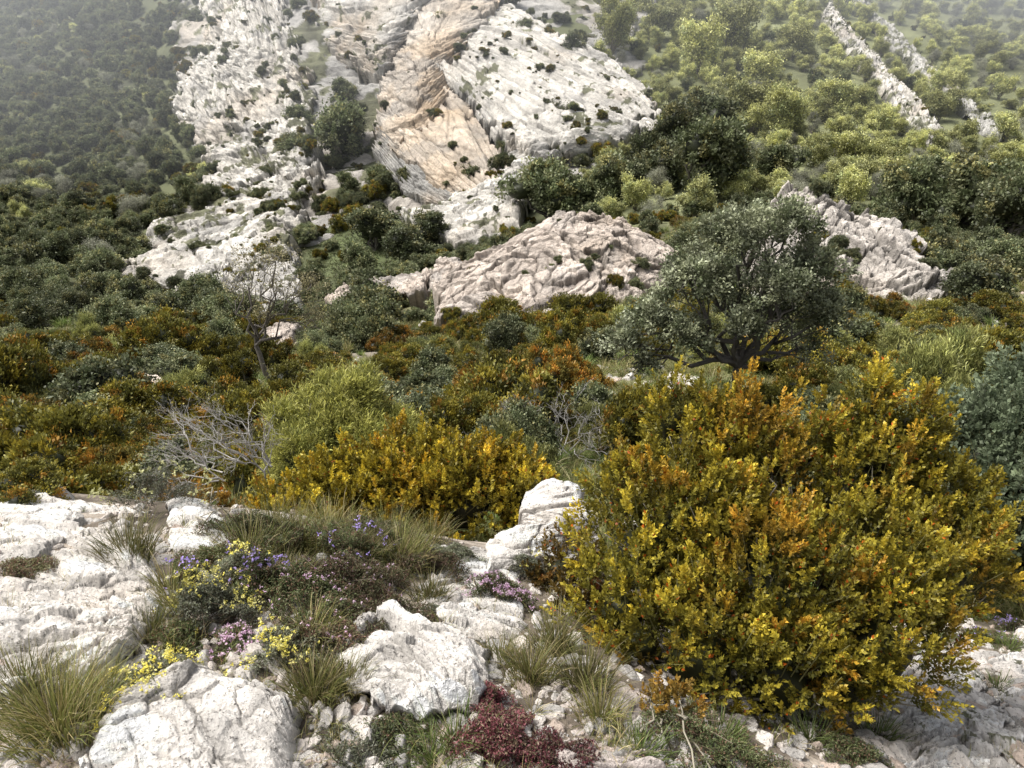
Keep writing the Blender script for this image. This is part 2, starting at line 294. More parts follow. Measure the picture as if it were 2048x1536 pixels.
patch('foreground_rock_slab',[[(-90,505,2.9),(30,508,2.88),(110,514,2.85),(205,545,2.6)],[(-90,590),(20,590),(110,592),(178,600)],[(-90,720),(10,712),(85,692),(130,668)]],420,460,.22,.24,4,.02,.06,.22,WN,.0,edge=.09,seed=31,dirt=.4,blk=1.,st=1.5,**NR)
patch('foreground_rock',[[(18,506,2.95),(42,492,2.95),(70,508,2.95)],[(14,525,2.8),(42,520,2.75),(78,522,2.8)]],80,100,.2,.25,0,0,.04,.2,WN,.15,edge=.25,seed=32,dirt=.35,**NR)
patch('foreground_rock',[[(108,706),(185,672),(255,692),(300,736)],[(90,746),(180,738),(250,746),(310,766)],[(70,850),(180,850),(260,850),(318,850)]],360,360,.19,.26,4,.015,.07,.18,WN,.0,edge=.11,seed=33,dirt=.4,st=1.4,**NR)
patch('foreground_rock',[[(318,652),(366,614),(430,636),(502,670)],[(330,682),(395,672),(450,684),(500,704)],[(370,716),(410,728),(445,726),(482,718)]],300,360,.19,.28,3,.015,.06,.18,WN,.0,edge=.11,seed=34,dirt=.4,st=1.4,**NR)
patch('foreground_rock',[[(425,574),(478,554),(522,570)],[(420,602),(470,600),(525,613)],[(438,630),(480,644),(530,655)]],220,220,.13,.32,3,.01,.03,.13,WN,.0,edge=.14,seed=35,dirt=.4,**NR)
patch('foreground_rock',[[(490,556,2.75),(520,530,2.8),(560,518,2.85),(600,526,2.85)],[(485,582),(525,574),(560,574),(600,577)]],180,220,.18,.28,2,.02,.06,.2,WN,.0,edge=.16,seed=36,dirt=.3,**NR)
patch('foreground_rock',[[(522,498,3.2),(552,478,3.25),(592,488,3.25)],[(520,518,3.05),(555,515,3.0),(595,518,3.05)],[(528,545,2.95),(560,550,2.95),(595,550,2.95)]],200,180,.14,.34,3,.02,.04,.25,WN,.0,edge=.16,seed=37,dirt=.4,**NR)
patch('foreground_rock',[[(545,690),(600,680),(655,700)],[(540,740),(600,740),(665,740)],[(540,800),(600,800),(665,800)]],150,150,.10,.42,3,.015,.02,.12,(.70,.61,.56),.0,edge=.16,seed=38,dirt=.6,**NR)
patch('foreground_rock',[[(855,672),(920,640),(985,680)],[(870,720),(940,700),(1015,730)],[(890,800),(960,790),(1050,800)]],220,220,.08,.42,4,.015,.015,.13,(.76,.73,.70),.0,edge=.22,seed=39,dirt=.6,veg=-.6,**NR)
patch('foreground_rock',[[(985,668),(1035,658),(1100,690)],[(1000,715),(1045,705),(1110,725)]],140,140,.08,.42,3,.015,.03,.13,(.76,.73,.70),.0,edge=.22,seed=40,dirt=.5,veg=-.6,**NR)
patch('foreground_rock',[[(160,516,2.78),(190,510,2.82),(240,545,2.7)],[(168,555),(200,562),(240,568)]],110,130,.14,.3,2,.02,.04,.15,WN,.0,edge=.2,seed=41,dirt=.4,**NR)
patch('foreground_rock',[[(225,640),(262,628),(300,650)],[(220,672),(262,676),(300,688)]],110,110,.12,.3,0,0,.03,.12,(.65,.62,.59),.0,edge=.2,seed=42,dirt=.5,**NR)
patch('foreground_rock',[[(95,390),(150,380),(222,392)],[(110,404),(160,402),(220,406)]],110,180,.35,.4,2,.05,.2,.5,PK,.0,mat=M_rockN,edge=.2,seed=43,dirt=.4)
print('T rocks',time.time()-T0)
# ------------------------------------------------------------------ plant prototypes
HOLM=[(.145,.165,.085,5),(.20,.21,.115,3),(.095,.115,.055,3),(.25,.235,.10,1.3)]
BOX=[(.16,.15,.03,5),(.24,.20,.03,3),(.10,.10,.025,4),(.32,.18,.03,.9)]
BOXO=[(.28,.17,.03,4),(.34,.16,.03,1.5),(.15,.13,.035,4)]
JUN=[(.24,.25,.085,4),(.31,.31,.11,3),(.15,.17,.06,2)]
YEL=[(.47,.47,.20,4),(.39,.40,.18,3),(.28,.31,.15,2)]
GRY=[(.30,.30,.23,3),(.24,.25,.19,2)]
BARK=np.array([.16,.145,.125])
def coll(n): return bpy.data.collections.new(n)
def proto(name,pal,n,kind,L,W,ncl,nl,cr,inner=.62):
    c=coll(name+'_kinds')
    for q in range(n):
        a=Acc();lobes=[]
        if kind=='tree':
            cz=.72
            for k in range(8):
                th=rng.uniform(0,6.28);rr=rng.uniform(.15,.6);lobes.append(((rr*math.cos(th),rr*math.sin(th),cz+rng.uniform(-.35,.4)),(rng.uniform(.35,.55),rng.uniform(.35,.55),rng.uniform(.32,.5))))
            for l in lobes: branch(a,(0,0,.05),l[0],.05,.012,BARK,.08,6,4)
            branch(a,(0,0,-.2),(0.03,0,.5),.08,.05,BARK,.03,4,6)
        elif kind=='open':
            cz=1.0
            for k in range(9):
                th=rng.uniform(0,6.28);rr=rng.uniform(.2,.75);lobes.append(((rr*math.cos(th),rr*math.sin(th),cz+rng.uniform(-.6,.5)),(rng.uniform(.28,.45),)*2+(rng.uniform(.25,.4),)))
            for l in lobes: branch(a,(0,0,.1),l[0],.03,.008,BARK*1.5,.08,6,4)
            branch(a,(0,0,-.2),(0.03,0,.6),.05,.03,BARK*1.5,.03,4,6)
        else:
            for k in range(8):
                th=rng.uniform(0,6.28);rr=rng.uniform(.1,.65);lobes.append(((rr*math.cos(th),rr*math.sin(th),rng.uniform(.2,.75)),(rng.uniform(.25,.5),rng.uniform(.25,.5),rng.uniform(.25,.5))))
            for k in range(5): branch(a,(0,0,-.1),(rng.uniform(-.6,.6),rng.uniform(-.6,.6),rng.uniform(.5,.9)),.03,.008,BARK,.1,6,4)
        if kind!='open':
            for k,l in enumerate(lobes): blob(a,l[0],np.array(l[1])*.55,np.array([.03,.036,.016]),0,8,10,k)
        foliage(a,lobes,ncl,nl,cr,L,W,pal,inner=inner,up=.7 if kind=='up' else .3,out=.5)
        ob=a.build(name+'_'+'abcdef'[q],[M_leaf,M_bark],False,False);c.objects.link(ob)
    return c
P_holm=proto('holm_oak',HOLM,5,'tree',.08,.05,210,55,.08)
P_bush=proto('holm_oak_shrub',HOLM,3,'bush',.05,.031,290,70,.065)
P_box=proto('boxwood_shrub',BOX,4,'up',.06,.03,340,52,.05,.7)
P_boxo=proto('rusty_boxwood_shrub',BOXO,2,'up',.06,.03,340,50,.05,.7)
P_jun=proto('juniper_shrub',JUN,3,'up',.08,.016,320,60,.055)
P_yel=proto('downy_oak',YEL,4,'open',.075,.052,190,44,.10,.4)
P_gry=proto('bare_oak',GRY,2,'open',.05,.03,170,36,.1,.4)
P_gra=coll('grass_kinds')
for q in range(3):
    a=Acc()
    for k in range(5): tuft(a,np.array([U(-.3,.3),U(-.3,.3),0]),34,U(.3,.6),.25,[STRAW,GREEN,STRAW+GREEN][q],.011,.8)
    P_gra.objects.link(a.build('grass_clump_'+'abc'[q],[M_leaf],False,False))
P_st=coll('stones_kinds')
for q in range(5):
    a=Acc();nu,nv=18,24;A_,B_=np.meshgrid(np.linspace(.01,math.pi-.01,nu),np.linspace(0,2*math.pi,nv),indexing='ij')
    d=np.stack([np.sin(A_)*np.cos(B_),np.sin(A_)*np.sin(B_),np.cos(A_)],-1).reshape(-1,3)
    s_=np.sign(d)*np.abs(d)**.6
    P=s_*np.array([1,.75,.5])*(1+.3*vn(d*1.6+q*7,q)+.14*vn(d*4+q,q+3))[:,None];P=P.reshape(nu,nv,3);P[:,-1]=P[:,0];P=P.reshape(-1,3)
    a.grid(P,np.tile(np.array([[.68,.62,.57],[.58,.55,.52],[.74,.69,.64],[.52,.43,.37],[.44,.42,.40]][q]),(len(P),1)),nu,nv);P_st.objects.link(a.build('limestone_stone_'+'abcde'[q],[M_rockN],False,False))
print('T protos',time.time()-T0)
def instancer(name,c,P,scl,rot=None,tilt=.12):
    P=np.asarray(P,float);n=len(P)
    if n==0: return
    me=bpy.data.meshes.new(name);me.vertices.add(n);me.vertices.foreach_set('co',P.astype(np.float32).ravel())
    if rot is None: rot=np.stack([rng.normal(size=n)*tilt,rng.normal(size=n)*tilt,rng.uniform(0,6.28,n)],-1)
    a=me.attributes.new('rot','FLOAT_VECTOR','POINT');a.data.foreach_set('vector',rot.astype(np.float32).ravel())
    scl=np.asarray(scl,float); S3=np.stack([scl,scl*rng.uniform(.8,1.2,n),scl*rng.uniform(.75,1.25,n)],-1)
    a=me.attributes.new('scl3','FLOAT_VECTOR','POINT');a.data.foreach_set('vector',S3.astype(np.float32).ravel())
    a=me.attributes.new('idx','INT','POINT');a.data.foreach_set('value',rng.integers(0,len(c.objects),n).astype(np.int32))
    ob=bpy.data.objects.new(name,me);bpy.context.scene.collection.objects.link(ob)
    ng=bpy.data.node_groups.new(name,'GeometryNodeTree')
    ng.interface.new_socket('Geometry',in_out='INPUT',socket_type='NodeSocketGeometry');ng.interface.new_socket('Geometry',in_out='OUTPUT',socket_type='NodeSocketGeometry')
    N=ng.nodes;L=ng.links;i=N.new('NodeGroupInput');o=N.new('NodeGroupOutput');ip=N.new('GeometryNodeInstanceOnPoints');ci=N.new('GeometryNodeCollectionInfo')
    ci.inputs['Collection'].default_value=c;ci.inputs['Separate Children'].default_value=True;ci.inputs['Reset Children'].default_value=True
    def na(nm,t):
        x=N.new('GeometryNodeInputNamedAttribute');x.data_type=t;x.inputs[0].default_value=nm;return x.outputs[0]
    L.new(i.outputs[0],ip.inputs['Points']);L.new(ci.outputs[0],ip.inputs['Instance']);ip.inputs['Pick Instance'].default_value=True
    L.new(na('idx','INT'),ip.inputs['Instance Index']);L.new(na('rot','FLOAT_VECTOR'),ip.inputs['Rotation']);L.new(na('scl3','FLOAT_VECTOR'),ip.inputs['Scale'])
    L.new(ip.outputs[0],o.inputs[0]);md=ob.modifiers.new('scatter','NODES');md.node_group=ng;return ob
# ------------------------------------------------------------------ scatter
SP={k:([],[]) for k in ('holm','bush','box','boxo','jun','yel','gry')}
def put(k,P,s): SP[k][0].append(P);SP[k][1].append(s)
def zone(y0,y1,cell,fn):
    for y in np.arange(y0,y1,cell):
        xs=np.arange(-y*.95-cell,y*.95+cell,cell)
        X=xs+rng.uniform(-.5,.5,len(xs))*cell;Y=y+rng.uniform(-.5,.5,len(xs))*cell
        Z=H(X,Y);N_=fbm(p3(X/(cell*5),Y/(cell*5)),2,77)
        for x,yy,z,n in zip(X,Y,Z,N_):
            r=fn(x/yy,yy,n)
            if r is None: continue
            if 30<yy<330 and -.75<x/yy<.7:
                if any(b.ray_cast(Vector((x,yy,z+60)),Vector((0,0,-1)),60)[0] is not None for b in rock_bvh): continue
            put(r[0],np.array([x,yy,z-.1*r[1]]),r[1])
def z1(t,y,n):
    if U()>.70 or (-.1<t<.3 and U()<.4): return None
    q=U(); r=U(.25,.6)*(.75+y/14)
    if t<0: return ('box' if q<.78+n*.2 else 'boxo' if q<.85 else 'jun' if q<.93 else 'bush'),r
    return ('box' if q<.50+n*.2 else 'boxo' if q<.56 else 'jun' if q<.76 else 'bush'),r
def z2(t,y,n):
    if ((t-.2)/.13)**2+((y-16)/4)**2<1 and U()<.85: return None
    if ((t+.32)/.07)**2+((y-18)/2.5)**2<1: return None
    if U()>.58: return None
    q=U();r=U(.45,1.3)
    return ('box' if q<.48+n*.5 else 'boxo' if q<.56 else 'bush' if q<.74 else 'holm' if q<.88 else 'jun'),r*(1 if q<.56 or q>.74 else .9)
def z3(t,y,n):
    if U()>.56: return None
    q=U()
    if y<47 and (-.1<t<.22 or .3<t<.58): return ('bush' if q<.4 else 'box' if q<.9 else 'boxo'),U(.4,.8)
    if q<.5: return 'holm' if U()<.6 else 'bush',U(.9,2.2)
    return ('box' if q<.93 else 'boxo'),U(.6,1.2)
def z4(t,y,n):
    if ((t+.2)/.05)**2+((y-112)/18)**2<1 and U()<.6: return None
    q=U()
    if t<-.36-.1*n:
        if U()>.86: return None
        return ('holm' if q<.72 else 'bush' if q<.87 else 'box' if q<.94 else 'gry' if q<.98 else 'yel'),U(1.6,3.3)
    if t>.1:
        if q<.46+n*.3: return 'yel',U(1.6,3.0)
        if q<.51: return 'holm',U(1.2,2.2)
        if q<.68: return 'gry',U(1.5,2.4)
        if q<.76: return 'box',U(.6,1.2)
        return None
    if U()>.5: return None
    return ('holm' if q<.3 else 'bush' if q<.65 else 'box'),U(.8,1.8)
zone(4.4,12,.74,z1);zone(12,35,1.4,z2);zone(35,100,2.3,z3);zone(100,440,3.9,z4)
for P,s in rock_samples:
    for p in P: q=U();put('bush' if q<.45 else 'holm' if q<.65 else 'box',p-np.array([0,0,.25]),max(.35,s*.07)+s*.32*U()**2.2)
hl=[('bush',430,440,60),('bush',362,352,46),('holm',380,335,44),('jun',870,420,60),('jun',935,418,65),('jun',820,430,45),('box',930,335,38),('jun',985,440,50),
 ('box',60,470,80),('box',130,440,60),('box',20,420,60),('box',90,395,45),('box',30,380,45),('box',190,430,50),('box',240,395,36),('box',160,370,45),('boxo',110,350,32),('box',250,440,40),('box',15,505,50),('box',230,370,35),
 ('box',560,355,36),('box',510,345,36),('bush',610,350,36),('box',580,330,36),('boxo',590,395,30),('boxo',500,425,28),('boxo',620,425,30),('box',560,440,40),('boxo',540,420,30),('box',660,430,30),('boxo',545,385,26),
 ('holm',550,222,40),('holm',600,210,34),('holm',690,200,44),('holm',650,190,36),('holm',700,150,40),('holm',665,165,30),('holm',780,185,30),('holm',900,225,32),('holm',960,235,50),('holm',1000,250,46),('holm',930,205,32),
 ('holm',340,165,34),('holm',300,165,26),('holm',350,105,22),('holm',300,135,18),('holm',375,250,34),('holm',410,265,30),('holm',430,245,26),('holm',360,280,22),('holm',580,66,17),('holm',520,45,16),('holm',345,155,24),('bush',415,205,14),('bush',330,250,12),('box',322,235,9),('box',345,262,9),
 ('yel',610,60,28),('yel',740,130,32),('yel',760,90,28),('yel',700,80,28),('yel',790,60,24),('yel',830,120,24),('yel',660,40,24),('yel',730,60,28),('yel',780,140,28),('yel',850,170,26)]
hh=hit([a[1] for a in hl],[a[2] for a in hl])
for a,P in zip(hl,hh): put(a[0],P-np.array([0,0,.05]),a[3]*K*dep(P))
cm={'holm':(P_holm,'holm_oak_woodland'),'bush':(P_bush,'holm_oak_scrub'),'box':(P_box,'boxwood_thicket'),'boxo':(P_boxo,'rusty_boxwood_thicket'),'jun':(P_jun,'juniper_scrub'),'yel':(P_yel,'downy_oak_woodland'),'gry':(P_gry,'bare_oak_woodland')}
for k,(c,nm) in cm.items(): instancer(nm,c,SP[k][0],SP[k][1])
n=6500;u=U(-80,1090,n);v=U(500,800,n);h=hit(u,v);h=h[h[:,1]<4];instancer('loose_stones',P_st,h,(.004+.028*U(0,1,len(h))**3),tilt=.5)
n=620;u=U(860,1090,n);v=U(610,800,n);h=hit(u,v);instancer('scree_stones',P_st,h,(.012+.045*U(0,1,n)**2),tilt=.5)
n=130;u=U(585,700,n);v=U(370,405,n);h=hit(u,v);instancer('clearing_stones',P_st,h,.03+.18*U(0,1,n)**4,tilt=.4)
n=900;y_=np.exp(U(math.log(5),math.log(60),n));t_=U(-.9,.9,n);instancer('slope_stones',P_st,p3(t_*y_,y_,0)+np.stack([0*y_,0*y_,H(t_*y_,y_)],-1),(.03+.2*U(0,1,n)**4)*(.5+y_/25),tilt=.4)
n=5000;y_=np.exp(U(math.log(4.2),math.log(90),n));t_=U(-.9,.9,n);instancer('slope_grass',P_gra,p3(t_*y_,y_,0)+np.stack([0*y_,0*y_,H(t_*y_,y_)],-1),U(.4,1.,n)*(.45+y_/35))
print('T scatter',time.time()-T0)
# ------------------------------------------------------------------ near shrubs with plumes of sprigs
def sprigbush(name,lobes,npl,spp,inner_c,tip_c,rust_c,L=.018,W=.011,SLn=.09,nj=7,rust=.25,upb=.9,bfrom=None,pl=.16,core=.5,nb=110,br=.008):
    a=Acc();c=np.array([V(*l[:3]) for l in lobes]);r=np.array([[l[3],l[3]*.9,l[3]*(l[4] if len(l)>4 else 1)] for l in lobes])
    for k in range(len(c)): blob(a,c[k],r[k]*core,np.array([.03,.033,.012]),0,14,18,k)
    w=r.prod(1)**(2/3);ip=rng.choice(len(c),npl,p=w/w.sum());dp=rdir(npl);dp[:,2]=np.where(dp[:,2]<-.55,-dp[:,2],dp[:,2])
    BP=c[ip]+dp*r[ip]*U(.45,1.0,(npl,1))**.6
    DP=unit(dp*.6+rng.normal(size=(npl,3))*.22+np.array([0,0,upb])); PL=pl*U(.4,1.45,(npl,1))
    tint=1+rng.normal(size=(npl,1))*.2; gl_=U(0,1,(npl,1))
    i=np.repeat(np.arange(npl),spp);ns=len(i);f0=U(0,1,(ns,1))
    sd=unit(np.cross(DP[i],rdir(ns)))
    B=BP[i]+DP[i]*PL[i]*f0*.85+sd*(.032*(1-f0*.7))*U(.3,1,(ns,1))*(pl/.16); D=unit(DP[i]+sd*(.7-.55*f0)+rng.normal(size=(ns,3))*.1)
    ln=SLn*U(.6,1.2,(ns,1))*(1-.35*f0)
    rn=sst(-.05,.5,fbm(BP/.16,3,5))[i][:,None]*(gl_[i]<.65)
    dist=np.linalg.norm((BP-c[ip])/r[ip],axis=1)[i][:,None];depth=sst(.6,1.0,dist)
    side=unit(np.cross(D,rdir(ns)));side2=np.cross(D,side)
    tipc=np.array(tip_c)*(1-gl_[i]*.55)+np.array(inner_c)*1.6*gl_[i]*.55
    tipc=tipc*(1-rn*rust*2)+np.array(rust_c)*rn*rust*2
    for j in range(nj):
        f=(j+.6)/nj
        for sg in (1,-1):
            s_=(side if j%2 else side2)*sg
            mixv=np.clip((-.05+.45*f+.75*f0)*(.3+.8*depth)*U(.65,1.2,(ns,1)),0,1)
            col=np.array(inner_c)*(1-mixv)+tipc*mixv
            rr=U(0,1,ns)<.012*(rust>.1);col[rr]=np.array([.42,.10,.012])
            leaves(a,B+D*ln*f,D*(.6+.7*f)+s_*(1.0-.5*f)+rng.normal(size=(ns,3))*.15,L*U(.75,1.2,ns),W*U(.8,1.2,ns),col*tint[i]*U(.75,1.25,(ns,1)))
    bp=np.array(bfrom) if bfrom is not None else hit(lobes[0][0],lobes[0][1]+30)[0]
    for k in range(min(npl,nb)):
        q=BP[rng.integers(npl)];branch(a,bp+rng.normal(size=3)*.05,q+unit(q-c.mean(0))*U(0,.07),br,.002,np.array([.36,.33,.26]),.05,8,4,.03)
    s1=unit(np.cross(DP,rdir(npl)))*.002
    a.quads(np.stack([BP-DP*.05-s1,BP-DP*.05+s1,BP+DP*PL+s1*.5,BP+DP*PL-s1*.5],1),np.tile([.2,.19,.08],(npl,1)),1)
    return a.build(name,[M_leaf,M_bark])
bb=hit(790,705)[0]
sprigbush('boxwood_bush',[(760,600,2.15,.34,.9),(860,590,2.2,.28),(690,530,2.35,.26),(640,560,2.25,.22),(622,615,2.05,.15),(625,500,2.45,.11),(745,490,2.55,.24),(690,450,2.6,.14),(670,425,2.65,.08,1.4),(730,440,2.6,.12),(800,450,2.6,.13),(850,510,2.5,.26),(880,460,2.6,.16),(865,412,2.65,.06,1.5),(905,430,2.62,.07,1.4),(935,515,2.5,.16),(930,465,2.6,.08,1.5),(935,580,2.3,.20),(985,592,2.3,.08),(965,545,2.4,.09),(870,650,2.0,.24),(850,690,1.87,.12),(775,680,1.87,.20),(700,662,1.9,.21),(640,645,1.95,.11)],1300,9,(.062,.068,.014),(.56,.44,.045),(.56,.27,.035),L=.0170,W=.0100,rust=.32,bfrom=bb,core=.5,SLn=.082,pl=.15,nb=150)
b2=V(400,540,3.9);b2[2]=H(b2[:1],b2[1:2])[0]
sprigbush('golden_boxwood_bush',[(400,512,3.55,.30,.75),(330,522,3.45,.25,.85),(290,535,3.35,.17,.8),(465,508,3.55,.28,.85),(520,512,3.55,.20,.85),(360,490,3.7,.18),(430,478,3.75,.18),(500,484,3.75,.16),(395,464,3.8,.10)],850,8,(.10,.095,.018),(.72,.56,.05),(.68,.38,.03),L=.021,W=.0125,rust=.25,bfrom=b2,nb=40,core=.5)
sprigbush('holm_oak_shrub',[(985,470,4.8,.5,.9),(930,450,5.1,.34),(1040,430,5.1,.5),(1000,520,4.3,.35),(1060,510,4.4,.4)],800,6,(.06,.08,.045),(.18,.21,.13),(.15,.17,.12),L=.036,W=.025,SLn=.12,nj=4,rust=0,upb=.3,pl=.2)
sprigbush('rusty_boxwood_bush',[(560,575,2.5,.12),(585,610,2.3,.12),(545,600,2.45,.07)],50,6,(.10,.07,.017),(.25,.16,.03),(.4,.09,.015),rust=.45,pl=.1,nb=20,br=.004)
sprigbush('rusty_boxwood_bush',[(665,725,1.55,.07),(640,745,1.5,.05)],26,6,(.12,.09,.02),(.4,.22,.04),(.45,.17,.03),rust=.4,pl=.08,SLn=.06,L=.014,W=.008,nb=10,br=.003)
sprigbush('rusty_boxwood_bush',[(205,518,3.0,.09),(192,532,2.9,.07)],26,6,(.12,.09,.02),(.4,.22,.04),(.45,.17,.03),rust=.4,pl=.08,SLn=.06,nb=10,br=.003)
def juniper(name,lobes,ncl,pal):
    a=Acc();L_=[(V(*l[:3]),(l[3],l[3],l[3]*1.1)) for l in lobes]
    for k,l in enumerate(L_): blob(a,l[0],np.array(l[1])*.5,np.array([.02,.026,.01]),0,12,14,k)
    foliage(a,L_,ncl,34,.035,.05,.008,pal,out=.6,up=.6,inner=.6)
    b=V(lobes[0][0],lobes[0][1]+30,lobes[0][2]);b[2]=H(b[:1],b[1:2])[0]
    for l in L_:
        for k in range(4): branch(a,b,np.array(l[0])+rng.normal(size=3)*l[1][0]*.5,.018,.004,np.array([.25,.23,.2]),.06,7,5)
    return a.build(name,[M_leaf,M_bark])
JP=[(.26,.26,.07,4),(.34,.33,.10,3),(.16,.17,.05,2)]
juniper('juniper_bush',[(335,440,5.7,.36),(355,408,5.9,.28),(300,462,5.4,.28),(370,450,5.6,.28),(400,435,5.9,.2),(285,420,5.7,.16),(330,388,6,.13),(365,382,6,.12),(310,405,5.9,.12)],1600,JP)
# ------------------------------------------------------------------ individual trees
def oak(name,u,v,hh,lob,ncl,nl,pal,leafL,trunk_r,cr,inner=.35,bc=(.12,.11,.10)):
    base=hit(u,v)[0]; s=hh; a=Acc(); col=np.array(bc)
    fork=base+np.array([-.08,0,.28])*s
    L_=[(base+np.array(l[:3])*s,np.array([l[3],l[3],l[3]*.85])*s) for l in lob]
    branch(a,base-np.array([0,0,.2]),fork,trunk_r,trunk_r*.75,col,.03,6,8)
    for c,r in L_:
        P=branch(a,fork,c,trunk_r*.55,trunk_r*.15,col,.08,8,6,.03)
        for k in range(9): 
            st=P[rng.integers(3,8)];branch(a,st,c+rdir(1)[0]*r*.9,trunk_r*.18,.006,col*1.2,.08,6,4)
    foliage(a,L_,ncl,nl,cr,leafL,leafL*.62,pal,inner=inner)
    return a.build(name,[M_leaf,M_bark])
OK=[(.30,.32,.20,4),(.40,.43,.29,3),(.15,.175,.095,3)]
oak('holm_oak_tree',748,424,4.35,[(-.15,0,.84,.17),(.05,0,.88,.13),(-.32,0,.68,.15),(.16,0,.70,.16),(.24,0,.52,.13),(-.46,0,.50,.13),(-.2,.1,.62,.15),(.0,-.1,.66,.15),(-.32,-.05,.43,.11),(.1,.1,.48,.11),(-.58,0,.38,.10),(.22,0,.36,.08),(-.1,-.1,.5,.09),(-.5,0,.3,.07)],640,72,OK,.062,.11,.08,.25)
oak('downy_oak_tree',274,385,4.2,[(-.05,0,.82,.12),(.12,0,.84,.14),(.30,0,.66,.14),(.1,0,.64,.12),(-.15,0,.66,.09),(.3,0,.46,.12),(.0,0,.5,.08)],190,20,[(.52,.47,.26,3),(.42,.38,.22,2)],.05,.08,.12,.3,(.2,.18,.16))
def dead(name,b,n,length,col,lean=(0,0,.6),r0=.012):
    a=Acc()
    def rec(p,dr,l,r,lev):
        q=p+dr*l;P=branch(a,p,q,r,r*.55,col*U(.8,1.15),.07,6,4)
        if lev==0: return
        for k in range(rng.integers(3,5)):
            st=P[rng.integers(2,6)];rec(st,unit(dr+rng.normal(size=3)*.5),l*U(.45,.7),r*.5,lev-1)
    for k in range(n):
        dr=unit(np.array(lean)+rng.normal(size=3)*.55);dr[2]=abs(dr[2]);rec(b+rng.normal(size=3)*.06,dr,length*U(.6,1),r0,3)
    return a.build(name,[M_leaf,M_bark])
GB=np.array([.52,.50,.48])
dead('dead_shrub',V(262,466,4.6),10,.42,GB*.85,(-.8,0,.7),.007);dead('dead_shrub',V(222,474,4.3),7,.32,GB*.85,(-.7,0,.6),.006)
dead('dead_shrub',hit(565,462)[0],9,.7,GB*.9,(0,0,.9),.012);dead('dead_shrub',hit(500,455)[0],6,.75,GB*.9,(-.2,0,.9),.012);dead('dead_shrub',hit(600,462)[0],5,.6,GB*.8,(.1,0,.9),.011);dead('dead_shrub',hit(1010,378)[0],6,1.1,GB*.8,(.1,0,.9),.02)
print('T shrubs',time.time()-T0)
# ------------------------------------------------------------------ grasses and cushions
def tufts(name,lst,pal,w=.0016,flat=.5):
    a=Acc()
    for (u,v,n,ln,sp) in lst: tuft(a,hit(u,v)[0],n,ln,sp,pal,w,flat)
    return a.build(name,[M_leaf])
for t in [(130,560,520,.17,.16),(60,735,700,.20,.2),(25,700,350,.15,.15),(315,700,420,.13,.14),(345,690,260,.12,.12),(555,650,380,.15,.12),(585,690,500,.15,.14),(530,680,380,.13,.14),(250,560,500,.15,.22),(300,550,700,.16,.24),(350,560,700,.15,.24),(400,565,600,.15,.22),(270,535,500,.14,.25),(330,535,500,.14,.25),(390,545,500,.14,.25),(430,600,300,.11,.12),(280,590,400,.12,.2),(240,600,300,.1,.15),(170,590,160,.12,.10),(110,700,200,.09,.1),(430,540,300,.12,.2),(600,720,250,.12,.12),(500,660,160,.1,.1),(5,640,200,.12,.12),(150,640,220,.11,.14),(175,610,220,.12,.12),(310,640,240,.11,.14),(90,690,220,.12,.14)]:
    tufts('grass_tuft',[t],STRAW)
tufts('green_grass',[(455,745,260,.09,.2),(430,765,200,.08,.15),(900,600,300,.1,.2),(930,640,300,.1,.2),(970,620,200,.1,.15),(880,740,200,.08,.15),(960,735,150,.08,.12),(720,745,200,.07,.15),(870,700,200,.08,.12),(1000,560,300,.12,.3),(950,560,300,.12,.3),(1010,650,200,.09,.2),(940,680,160,.07,.1),(810,740,200,.08,.2),(640,755,200,.07,.15),(985,600,300,.1,.2),(1015,600,300,.1,.2),(915,660,200,.08,.15),(1000,690,200,.08,.15)],GREEN,.0018,.8)
a=Acc();n=560;h=hit(U(-50,1080,n),U(505,800,n))
for p in h[h[:,1]<3.6]: tuft(a,p,int(U(8,26)),U(.03,.09),.05,STRAW,.0012,.9)
a.build('sparse_grass',[M_leaf])
a=Acc();n=900;t_=U(.02,.36,n);y_=U(10,22,n);zz=H(t_*y_,y_)
for x,y,z in zip(t_*y_,y_,zz): tuft(a,np.array([x,y,z]),14,.16,.25,[(.22,.24,.09,3),(.32,.3,.15,2)],.008,.9)
a.build('clearing_grass',[M_leaf])
a=Acc();n=1500;t_=-.2+rng.normal(size=n)*.05;y_=112+rng.normal(size=n)*16;zz=H(t_*y_,y_)
for x,y,z in zip(t_*y_,y_,zz): tuft(a,np.array([x,y,z]),9,.5,1.2,[(.15,.18,.07,3),(.22,.22,.11,2),(.10,.12,.06,2)],.06,1.)
a.build('meadow_grass',[M_leaf])
